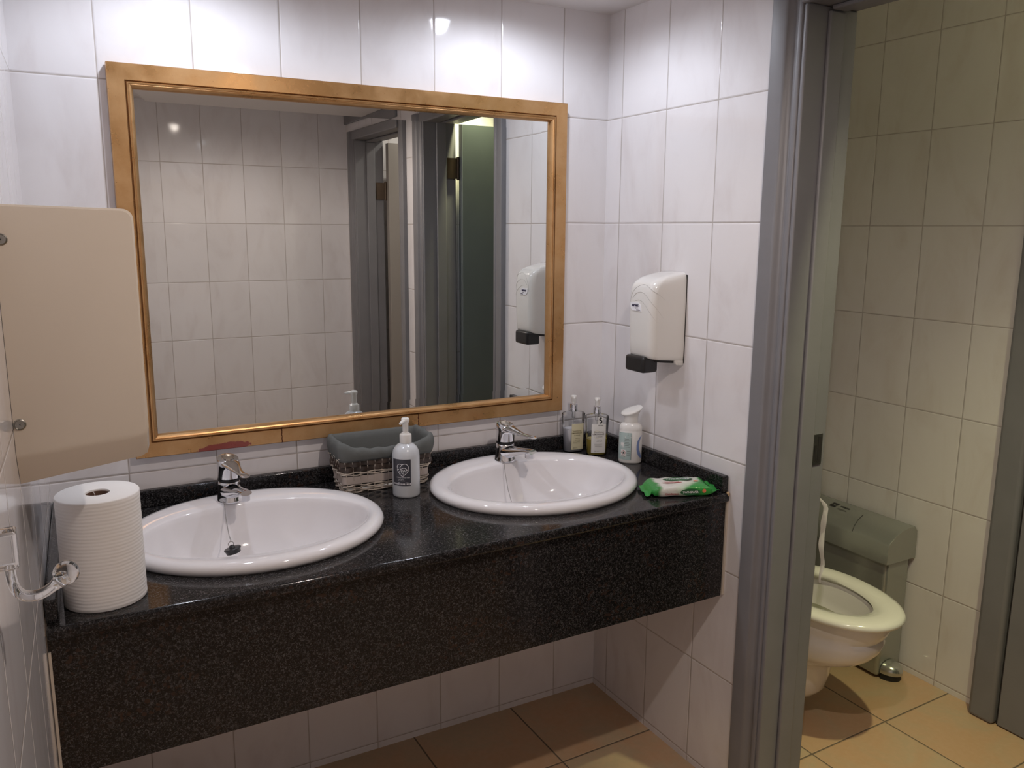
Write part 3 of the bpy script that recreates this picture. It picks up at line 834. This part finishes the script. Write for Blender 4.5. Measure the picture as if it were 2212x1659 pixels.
# ------------------------------------------------------------------ foam sanitiser bottle
FX, FY = -.053, -.232
t = thing('foam_soap_bottle', 'white foam bottle with slanted head, mint back label and flammable diamond, by right wall', 'bottle', (FX, FY, ZT), None, R(-38))
bm = bmesh.new(); loft(bm, [ell(0, 0, z, rx, ry, 44, pw=.9) for rx, ry, z in ((.030, .022, 0), (.0325, .0245, .002), (.0335, .0255, .006), (.0338, .0258, .060), (.0330, .0250, .094), (.0325, .0246, .096), (.0332, .0250, .0985), (.0325, .0245, .107), (.029, .0225, .114), (.0215, .0195, .1185), (.0190, .0185, .1195))], True, True)
mk('container', bm, M['white_plastic'], t, angle=50)
bm = bmesh.new()
rr = []
for rx, ry, z, tl, ox in ((.0200, .0190, .1190, 0, 0), (.0203, .0193, .122, 0, 0), (.0200, .0190, .134, .0, 0), (.0215, .0205, .141, .15, 0), (.0270, .0240, .148, .34, .0005), (.0305, .0262, .1525, .38, .001), (.0308, .0264, .1545, .38, .001), (.0290, .0246, .1565, .38, .001), (.018, .015, .1575, .38, .001)):
    rr.append([(x+ox, y, zz + tl*(x*.85+.55*y)) for x, y, zz in ell(0, 0, z, rx, ry, 40)])
loft(bm, rr, True, True)
mk('pump_head', bm, M['white_plastic'], t, angle=50)
def fo(off):
    def g_(u, v):
        y = -(.0252)*(max(0, 1-(abs(u)/.0345)**2.1))**.5 - off
        return (u, y, v)
    return g_
f0 = fo(.0009); f1_ = fo(.0013)
bm = bmesh.new(); patch(bm, f0, -.0325, .0035, .012, .092, 22, 3)
mk('label', bm, M['label_mint'], t, angle=60)
bm = bmesh.new()
stroke(bm, f1_, [(-.0320, .0795), (-.015, .0795), (.003, .0795)], .0014)
mk('label_line', bm, M['label_white'], t)
bm = bmesh.new()
patch(bm, f1_, -.026, -.012, .020, .0415, 8, 3)
mk('label_panel', bm, M['label_white'], t)
f2 = fo(.0017)
bm = bmesh.new()
dc = (-.0188, .0325); s_ = .0072
stroke(bm, f2, [(dc[0], dc[1]+s_), (dc[0]+s_*.85, dc[1]), (dc[0], dc[1]-s_), (dc[0]-s_*.85, dc[1]), (dc[0], dc[1]+s_)], .0011)
mk('hazard_diamond', bm, M['red_ink'], t)
bm = bmesh.new()
poly_on(bm, f2, [(dc[0]-.002, dc[1]-.003), (dc[0]+.002, dc[1]-.003), (dc[0]+.0024, dc[1]), (dc[0]+.0008, dc[1]+.0022), (dc[0]-.0002, dc[1]+.0040), (dc[0]-.0010, dc[1]+.0015), (dc[0]-.0024, dc[1]+.0004)])
text_on(bm, 'DANGER', .0030, f2, dx=dc[0], dy=.0222, bold=.0001)
stroke(bm, f2, [(.0030, .014), (.0032, .055), (.0030, .090)], .0008)
mk('hazard_print', bm, M['ink_black'], t)
bm = bmesh.new()
for k in range(6): stroke(bm, f2, [(-.030, .0740-.0048*k), (-.014, .0738-.0048*k), (.000 if k % 2 else -.004, .0740-.0048*k)], .0008)
for k in range(2): stroke(bm, f2, [(-.029, .0895-.0042*k), (-.006, .0895-.0042*k)], .0008)
for k in range(3): stroke(bm, f2, [(-.009, .037-.006*k), (.001, .037-.006*k)], .0010)
mk('label_print', bm, M['ink_grey'], t)
bm = bmesh.new()
cur = [(.0325, .084), (.0275, .078), (.0235, .068), (.0215, .055), (.0220, .043), (.0250, .031), (.0285, .022), (.0320, .017)]
pv = None
wd = [.001, .004, .006, .0065, .0075, .008, .007, .003]
rows = []
for (cu, cv_), w_ in zip(cur, wd):
    a_, b_ = cu-w_/2, min(.0337, cu+w_/2)
    rows.append([bm.verts.new(f2(a_+(b_-a_)*k/6, cv_)) for k in range(7)])
for ra, rb in zip(rows, rows[1:]):
    for k in range(6): bm.faces.new((ra[k], ra[k+1], rb[k+1], rb[k]))
mk('swirl', bm, M['blue_swirl'], t)

# ------------------------------------------------------------------ wipes packet
t = thing('wipes_packet', 'green and white flow-wrapped packet of wipes lying by the right basin', 'packet', (-.117, -.521, ZT+.0006), None, R(-22))
bm = bmesh.new(); L, W_, H = .158, .092, .027
rings = []
NS = 34
for i in range(NS+1):
    s = -1+2*i/NS; x = s*(L/2+.017)
    e = max(0.0, 1-max(0, (abs(x)-.062)/.024)**1.6) if abs(x) < .086 else 0.0
    hh = H*e + .0012; ww = W_/2*(.80+.20*min(1, e*1.6)) if abs(x) < .078 else W_/2*(.80 + .13*min(1, (abs(x)-.078)/.012))
    zc = H*.38 if e < .05 else hh/2 + (1-e)*H*.30
    if abs(x) > .078: zc += .003*math.sin(x*220)
    ring = []
    for k in range(28):
        a_ = 2*PI*k/28; c_, s__ = math.cos(a_), math.sin(a_)
        y = ww*math.copysign(abs(c_)**.38, c_); z = hh/2*math.copysign(abs(s__)**.5, s__)
        wob = .0012*math.sin(x*130+k) * (1 if e > .1 else 0) + (.0035*math.sin(y*150+2*s) if e <= .1 else 0)
        ring.append((x, y, max(.0008, zc+z+wob)))
    rings.append(ring)
loft(bm, rings, True, True)
mk('wrapper', bm, M['wipes'], t, angle=50)
def ft(x, y, z=H+.0024): return (x, y, z)
bm = bmesh.new(); bm.faces.new([bm.verts.new(ft(.004+.040*math.cos(a), .016+.0135*math.sin(a))) for a in [2*PI*k/40 for k in range(40)]])
mk('logo_oval', bm, M['green_dark'], t)
bm = bmesh.new(); text_on(bm, 'TWINSAVER', .0125, lambda x, y: (x, y, H+.0027), dx=.004, dy=.016, bold=.0004, sx=.95)
mk('logo_text', bm, M['ink_white'], t)
bm = bmesh.new(); text_on(bm, 'Disinfectant', .0078, lambda x, y: (x, y, H+.0025), dx=-.018, dy=-.006, bold=.0001)
stroke(bm, lambda x, y: (x, y, H+.0025), [(-.046, -.0145), (-.025, -.0135), (.006, -.0110)], .0042)
text_on(bm, 'wipes', .0050, lambda x, y: (x, y, H+.0025), dx=-.034, dy=-.0215)
fs_ = lambda x, y: (x, -W_/2-.0014, y)
text_on(bm, 'Disinfectant', .0070, fs_, dx=-.030, dy=.010, bold=.0001)
mk('red_print', bm, M['red_ink'], t)
bm = bmesh.new(); bm.faces.new([bm.verts.new(fs_(.018+.026*math.cos(a), .014+.0085*math.sin(a))) for a in [2*PI*k/30 for k in range(30)]])
mk('side_oval', bm, M['green_dark'], t)
bm = bmesh.new(); text_on(bm, 'TWINSAVER', .0075, lambda x, y: (x, -W_/2-.0018, y), dx=.018, dy=.0135, bold=.0002)
mk('side_text', bm, M['ink_white'], t)
bm = bmesh.new()
for cx, cy in ((.046, -.004),): bm.faces.new([bm.verts.new((cx+.0065*math.cos(a), cy+.0055*math.sin(a), H+.0024)) for a in [2*PI*k/20 for k in range(20)]])
mk('flower_print', bm, M['orange'], t)
bm = bmesh.new(); bm.faces.new([bm.verts.new(fs_(.054+.005*math.cos(a), .016+.005*math.sin(a))) for a in [2*PI*k/20 for k in range(20)]])
mk('flower_print', bm, M['orange'], t)

# ------------------------------------------------------------------ wicker basket with liner
t = thing('wicker_basket', 'small dark and pale wicker basket with grey fabric liner, behind the pump bottle', 'basket', (-.765, -.094, ZT), None, R(-1.5))
def rrect(hw, hd, r, n=9):
    o = []
    for cx, cy, a0 in ((hw-r, hd-r, 0), (-(hw-r), hd-r, 90), (-(hw-r), -(hd-r), 180), (hw-r, -(hd-r), 270)):
        for k in range(n): a_ = R(a0+90*k/(n-1)); o.append((cx+r*math.cos(a_), cy+r*math.sin(a_)))
    return o
def resample(p, n):
    P = [Vector(q) for q in p]; P.append(P[0]); L = [0]
    for a, c in zip(P, P[1:]): L.append(L[-1]+(c-a).length)
    out = []; j = 0
    for i in range(n):
        s = L[-1]*i/n
        while L[j+1] < s: j += 1
        f = (s-L[j])/max(1e-9, L[j+1]-L[j]); q = P[j]+(P[j+1]-P[j])*f
        d = (P[j+1]-P[j]).normalized(); out.append((q, Vector((d.y, -d.x))))
    return out
def bas(z): k = z/.095; return .112+.014*k, .050+.010*k
NST = 36
def strand(bm, z, r, ph, amp=.0022, wz=.0, n=144, flat=None):
    hw, hd = bas(z); P = resample(rrect(hw, hd, .016), n); rings = []
    pts = []
    for i, (q, nn) in enumerate(P):
        o = amp*math.sin(PI*NST*i/n + ph); zz = z + wz*math.sin(2*PI*NST/3*i/n+ph)
        pts.append((q+nn*o, zz, nn))
    rr = []
    m_ = 6
    for q, zz, nn in pts:
        ra, rb = (r, r) if flat is None else flat
        rr.append([(q.x+nn.x*ra*math.cos(2*PI*k/m_), q.y+nn.y*ra*math.cos(2*PI*k/m_), zz+rb*math.sin(2*PI*k/m_)) for k in range(m_)])
    rr.append(rr[0]); loft(bm, rr, False, False)
bm = bmesh.new()
for z, ph in ((.003, 0), (.0085, PI), (.0145, 0), (.0205, PI), (.0490, 0), (.0540, PI), (.0875, PI), (.0930, 0)):
    strand(bm, z, .0021, ph, .0022, .0013)
mk('pale_weave', bm, M['willow'], t, angle=70)
bm = bmesh.new(); strand(bm, .0345, .001, 0, .0014, 0, flat=(.0008, .0115))
mk('pale_band', bm, M['willow_wide'], t, angle=70)
bm = bmesh.new()
strand(bm, .0780, .001, 0, .0030, .0008, flat=(.0014, .0072)); strand(bm, .0640, .001, PI, .0030, .0008, flat=(.0014, .0072))
mk('dark_band', bm, M['bark'], t, angle=70)
bm = bmesh.new()
P0 = resample(rrect(*bas(0), .016), NST); P1 = resample(rrect(*bas(.095), .016), NST)
for (a, _), (c, _) in zip(P0, P1): tube(bm, [(a.x, a.y, .001), (c.x, c.y, .094)], .0013, 6)
box(bm, -.105, .105, -.043, .043, .001, .004)
mk('stakes', bm, M['willow'], t, angle=70)
bm = bmesh.new(); n = 120; P = resample(rrect(.124, .063, .022), n); rings = []
random.seed(3)
for i, (q, nn) in enumerate(P):
    # rim dips in the middle of the long sides and rises at the ends
    lift = .019*min(1, (abs(q.x)/.120)**3.2) - .003 + .0015*math.sin(i*.9)
    if q.y > .03: lift = max(lift, .014)
    top = .117+lift
    inner = q - nn*.016
    ring = []
    rr_ = [(.003, .086), (.0055, .092), (.0080, .101), (.0075, .110), (.003, .117), (-.004, .1185), (-.011, .115), (-.014, .107), (-.017, .085), (-.021, .050), (-.024, .010)]
    for o_, z_ in rr_:
        z2 = z_ + lift*max(0, (z_-.086)/.031) if z_ > .086 else z_
        p = q + nn*(o_ + .0010*math.sin(i*1.3+z_*90)); ring.append((p.x, p.y, z2))
    rings.append(ring)
rings.append(rings[0]); loft(bm, rings, False, False, closed=False)
bmesh.ops.remove_doubles(bm, verts=bm.verts, dist=1e-6)
o = mk('fabric_liner', bm, M['fabric'], t, angle=80)
q = o.modifiers.new('s', 'SOLIDIFY'); q.thickness = .0018; q.offset = -1

# ------------------------------------------------------------------ soap dispenser on the right wall
t = thing('soap_dispenser', 'white wall-mounted liquid soap dispenser with black push lever on the right wall', 'soap dispenser', (0, -.332, 1.139))
def rsec(D, hw, z, rc, tw=0.0, n=8):
    # D depth from wall, hw half width, rc front corner radius
    o = [(-.0018, -.332-hw, z)]
    rc = min(rc, D*.95, hw*.95)
    for k in range(n+1):
        a_ = R(90*k/n); o.append((-(D-rc) - rc*math.sin(a_), -.332-hw+rc-rc*math.cos(a_), z))
    for k in range(n+1):
        a_ = R(90-90*k/n); o.append((-(D-rc) - rc*math.sin(a_), -.332+hw-rc+rc*math.cos(a_), z))
    o.append((-.0018, -.332+hw, z)); return o
def tilt_z(rg_, s): return [(x, y, z + s*(x)) for x, y, z in rg_]
bm = bmesh.new(); rings = []
for D, hw, z, rc, sl in ((.100, .050, 1.1500, .022, -.10), (.108, .0535, 1.1530, .022, -.10), (.1105, .0545, 1.165, .022, -.06), (.1125, .055, 1.20, .022, 0), (.1145, .055, 1.25, .022, 0), (.1150, .055, 1.285, .022, 0), (.1145, .055, 1.315, .022, .0),
                         (.1135, .055, 1.338, .023, .02), (.1115, .0548, 1.3560, .024, .06), (.1080, .0542, 1.3700, .025, .12), (.1030, .0530, 1.3790, .026, .15), (.0950, .0510, 1.3850, .026, .17), (.0830, .0480, 1.3885, .024, .17), (.0650, .0430, 1.3900, .02, .16), (.030, .036, 1.3905, .01, .1)):
    rings.append(tilt_z(rsec(D, hw, z, rc), sl))
loft(bm, rings, True, True)
inv(mk('housing', bm, M['white_plastic'], t, angle=70), t)
bm = bmesh.new(); loft(bm, [tilt_z(rsec(.010, .052, 1.1385, .006), 0), rsec(.024, .0545, 1.141, .010), tilt_z(rsec(.030, .0545, 1.152, .012), -.1)], True, True)
inv(mk('back_plate', bm, M['white_plastic'], t, angle=60), t)
bm = bmesh.new(); loft(bm, [tilt_z(rsec(.085, .044, 1.1430, .02), -.1), tilt_z(rsec(.100, .048, 1.1530, .02), -.1)], True, True)
inv(mk('underside', bm, M['dark'], t), t)
inv(mk('wall_gap_shade', B((-.0018, -.0002, -.3885, -.2755, 1.146, 1.384)), M['dark'], t), t)  # dark strip painting the shade in the gap between housing and wall
bm = bmesh.new(); box(bm, -.122, -.070, -.366, -.284, 1.122, 1.166)
inv(mk('push_lever', bm, M['black'], t, bevel=.008, seg=4), t)
# raised arcs on the front, wrapping round the near corner; their grey imitates groove shading
bm = bmesh.new()
DT = [(1.15, .100), (1.20, .1125), (1.25, .1145), (1.285, .1150), (1.315, .1145), (1.335, .1136), (1.349, .1115), (1.357, .108), (1.3635, .103), (1.369, .095)]
def depth(z):
    for (a, da), (c, dc_) in zip(DT, DT[1:]):
        if z <= c: return da+(dc_-da)*(z-a)/(c-a)
    return DT[-1][1]
def front_pt(u, z):
    # u runs along the front from the far side to the near side and round the corner
    D = depth(z)
    rc = .022; hw = .055; straight = 2*(hw-rc)
    y0 = -.332+hw-rc
    if u < 0: a_ = u/rc; return (-(D-rc)-rc*math.cos(a_), y0 - rc*math.sin(a_), z)
    if u <= straight: return (-D, y0-u, z)
    a_ = (u-straight)/rc
    if a_ < PI/2: return (-(D-rc)-rc*math.cos(a_), y0-straight-rc*math.sin(a_), z)
    return (-(D-rc)+(u-straight-rc*PI/2), -.332-hw, z)
def crom(P, n=8):
    o = []
    P = [P[0]]+P+[P[-1]]
    for i in range(1, len(P)-2):
        for k in range(n):
            t_ = k/n
            o.append(tuple(.5*((2*P[i][q])+(-P[i-1][q]+P[i+1][q])*t_+(2*P[i-1][q]-5*P[i][q]+4*P[i+1][q]-P[i+2][q])*t_**2+(-P[i-1][q]+3*P[i][q]-3*P[i+1][q]+P[i+2][q])*t_**3) for q in range(2)))
    return o+[P[-1]]
for cv in ([(-.010, 1.300), (-.004, 1.326), (.012, 1.347), (.038, 1.358), (.062, 1.354), (.086, 1.341), (.108, 1.328), (.124, 1.316)],
           [(.002, 1.320), (.018, 1.334), (.040, 1.338), (.062, 1.329), (.084, 1.308), (.104, 1.286), (.118, 1.270)],
           [(.016, 1.314), (.034, 1.3165), (.052, 1.309), (.068, 1.295), (.084, 1.276), (.096, 1.260)]):
    pts = [front_pt(u, z) for u, z in crom(cv)]
    L_ = len(pts)
    bm = bmesh.new(); tube(bm, pts, [.0006*min(1, 2*(1-i/L_)+.1) for i in range(L_)], 6)
    inv(mk('shaded_arc', bm, M['groove_shade'], t), t)
fbz = lambda off: (lambda u, v: tuple(Vector(front_pt(u*1.35+.008, 1.298+v*1.45)) + Vector((-off, 0, 0))))
bm = bmesh.new()
pl = [(-.010, .0075), (.016, .0075), (.022, .004), (.025, -.002), (.026, -.0075), (-.001, -.0075), (-.007, -.0045), (-.010, .001)]
a = [bm.verts.new(fbz(-.001)(*p)) for p in pl]; c = [bm.verts.new(fbz(.0016)(*p)) for p in pl]
bm.faces.new(c)
for i in range(len(pl)): bm.faces.new((a[i], a[(i+1) % len(pl)], c[(i+1) % len(pl)], c[i]))
inv(mk('badge', bm, M['badge'], t), t)
bm = bmesh.new()
text_on(bm, 'sertest', .0078, fbz(.0021), dx=.0065, dy=.0030, bold=.0003)
text_on(bm, 'hygiene', .0034, fbz(.0021), dx=.011, dy=-.0018)
text_on(bm, 'systems', .0036, fbz(.0021), dx=.017, dy=-.0052, bold=.0001)
inv(mk('badge_text', bm, M['ink'], t), t)

# ------------------------------------------------------------------ toilet
TX, TYB = .480, -.2005
t = thing('toilet', 'white wall-hung toilet with cream open seat inside the cubicle', 'toilet', (TX, -.45, .0))
def egg(hw, yb, yfr, z, n=64):
    # rounded back, elongated front
    o = []; ym = yb + (yfr-yb)*.42
    for i in range(n):
        a_ = 2*PI*i/n; c_, s_ = math.cos(a_), math.sin(a_)
        x = hw*math.copysign(abs(c_)**.92, c_)
        y = ym + (yfr-ym)*s_ if s_ > 0 else ym + (ym-yb)*s_*1.0
        if s_ <= 0: x = hw*math.copysign(abs(c_)**.75, c_)
        o.append((TX+x, y, z))
    return o
bm = bmesh.new()
rings = [egg(.088, TYB, -.475, .070), egg(.104, TYB, -.500, .080), egg(.114, TYB, -.520, .105), egg(.118, TYB, -.532, .150), egg(.121, TYB, -.540, .190), egg(.127, TYB, -.556, .216), egg(.136, TYB, -.605, .236), egg(.146, TYB, -.650, .256), egg(.153, TYB, -.675, .276), egg(.158, TYB, -.695, .300),
         egg(.160, TYB, -.708, .332), egg(.1555, TYB, -.703, .345), egg(.160, TYB, -.715, .362), egg(.165, TYB, -.728, .392), egg(.164, TYB, -.728, .404), egg(.155, TYB-.02, -.718, .409),
         egg(.122, -.300, -.668, .408), egg(.117, -.305, -.660, .395), egg(.112, -.312, -.650, .352), egg(.104, -.322, -.632, .325), egg(.072, -.340, -.560, .285), egg(.045, -.360, -.500, .262)]
loft(bm, rings, True, True)
inv(mk('pan', bm, M['ceramic_wc'], t, angle=50), t)
bm = bmesh.new(); vs = egg(.1035, -.3225, -.631, .324); bm.faces.new([bm.verts.new(p) for p in vs])
inv(mk('water', bm, M['water'], t), t)
bm = bmesh.new()
sr = [egg(.168, -.300, -.750, .4105), egg(.174, -.294, -.757, .414), egg(.176, -.292, -.760, .422), egg(.172, -.296, -.755, .430), egg(.160, -.305, -.742, .4345), egg(.135, -.325, -.705, .4340), egg(.118, -.338, -.672, .428), egg(.113, -.342, -.664, .418), egg(.118, -.338, -.670, .4105)]
V = [[bm.verts.new(p) for p in r] for r in sr]
for a, c in zip(V, V[1:]+V[:1]):
    for i in range(64): bm.faces.new((a[i], a[(i+1) % 64], c[(i+1) % 64], c[i]))
inv(mk('seat', bm, M['seat'], t, angle=60), t)
for hx in (-.085, .085): inv(mk('seat_hinge', B((TX+hx-.015, TX+hx+.015, -.302, -.262, .409, .432)), M['chrome'], t, bevel=.004), t)

# toilet paper holder behind the jamb with its tail of paper hanging
t = thing('toilet_paper_holder', 'toilet paper roll on cubicle side wall, only its hanging white tail visible past the jamb', 'toilet paper', (.155, -.60, .80))
bm = bmesh.new(); lathe(bm, [(.052, -.030), (.053, -.029), (.053, .029), (.052, .030)], n=36)
bm.transform(Matrix.Translation((.235, -.580, .790)) @ Matrix.Rotation(R(90), 4, 'X'))
inv(mk('paper_roll', bm, M['paper'], t), t)
inv(mk('bracket', B((.1505, .156, -.66, -.54, .75, .83), (.156, .236, -.552, -.548, .785, .795)), M['chrome'], t, bevel=.002), t)
bm = bmesh.new(); rings = []
for k in range(24):
    f = k/23; z = .800-.245*f
    ww = .0085*(1-.55*max(0, (f-.62)/.38)) * (1+.12*math.sin(k*1.1)); x = .2885+.004*math.sin(k*.8)*f; y = -.604-.046*min(1, f/.10) - .003*math.sin(k*.45) - .020*max(0, f-.7)
    rings.append([(x-.0004, y-ww, z), (x+.003*math.sin(k), y, z), (x-.0004, y+ww, z), (x-.0016, y, z)])
loft(bm, rings, True, True)
inv(mk('paper_tail', bm, M['paper'], t, angle=70), t)

# ------------------------------------------------------------------ sanitary bin
t = thing('sanitary_bin', 'silver-grey plastic pedal bin between toilet and tiled cubicle wall', 'bin', (.925, -.23, 0))
inv(mk('bin_body', B((.865, .985, -.440, -.015, .008, .420)), M['silver'], t, bevel=.012, seg=4), t)
bm = bmesh.new()
pr = [(.850, .418), (.850, .480), (.856, .490), (.885, .512), (.920, .527), (.955, .533), (.982, .530), (.994, .515), (.996, .490), (.996, .418)]
def lidr(y, k): 
    return [(.923+(x-.923)*k, y, .405+(z-.405)*(k if z > .41 else 1)) for x, z in pr]
loft(bm, [lidr(-.012, 1), lidr(-.447, 1), lidr(-.4505, .985)], True, True)
inv(mk('lid', bm, M['silver'], t, angle=35), t)
bm = bmesh.new()
tube(bm, [(.852, -.305, .487), (.870, -.298, .5035), (.895, -.292, .5187), (.925, -.288, .5300)], .0008, 6)
tube(bm, [(.990, -.02, .5235), (.990, -.30, .5235)], .0008, 6)
inv(mk('lid_seam', bm, M['dark'], t), t)
bm = bmesh.new(); rings = []
for k in range(9):
    a_ = R(90*k/8); rr_ = math.cos(a_)
    rings.append([(.918+.040*rr_*math.cos(b_), -.442-.052*rr_*math.sin(b_), .030+.030*math.sin(a_)) for b_ in [PI*j/18 for j in range(19)]])
rings.insert(0, [(x, y, .022) for x, y, z in rings[0]])
loft(bm, rings[:-1], True, True, closed=True)
inv(mk('pedal', bm, M['silver_light'], t, angle=50), t)
bm = bmesh.new(); prism(bm, [(.918+.037*math.cos(b_), -.442-.046*math.sin(b_)) for b_ in [PI*j/18 for j in range(19)]], .0, .022)
inv(mk('pedal_base', bm, M['dark'], t), t)
bm = bmesh.new()
def lid_pt(u, v):     # u along -y , v down slope towards toilet
    x = .920 - v
    z = (.527+(x-.92)*.17) if x > .92 else ((.527 - (.527-.512)/.035*(.920-x)) if x > .885 else .512-(.512-.490)/.029*(.885-x))
    return (x, -u, z+.0010)
poly_on(bm, lid_pt, [(.150, -.022), (.176, -.022), (.176, -.006), (.168, -.006), (.166, -.013), (.150, -.013)])
inv(mk('logo_square', bm, M['ink_black'], t), t)
bm = bmesh.new(); poly_on(bm, lid_pt, [(.150, -.010), (.161, -.010), (.163, -.003), (.176, -.003), (.176, .006), (.150, .006)])
inv(mk('logo_square', bm, M['ink_black'], t), t)
bm = bmesh.new(); text_on(bm, 'rinse', .020, lambda x, y: lid_pt(.208+x, -.012-y), bold=.0005)
inv(mk('logo_text', bm, M['ink_black'], t), t)
bm = bmesh.new(); text_on(bm, 'hygiene', .013, lambda x, y: lid_pt(.208+x, .006-y))
inv(mk('logo_text', bm, M['ink_grey'], t), t)
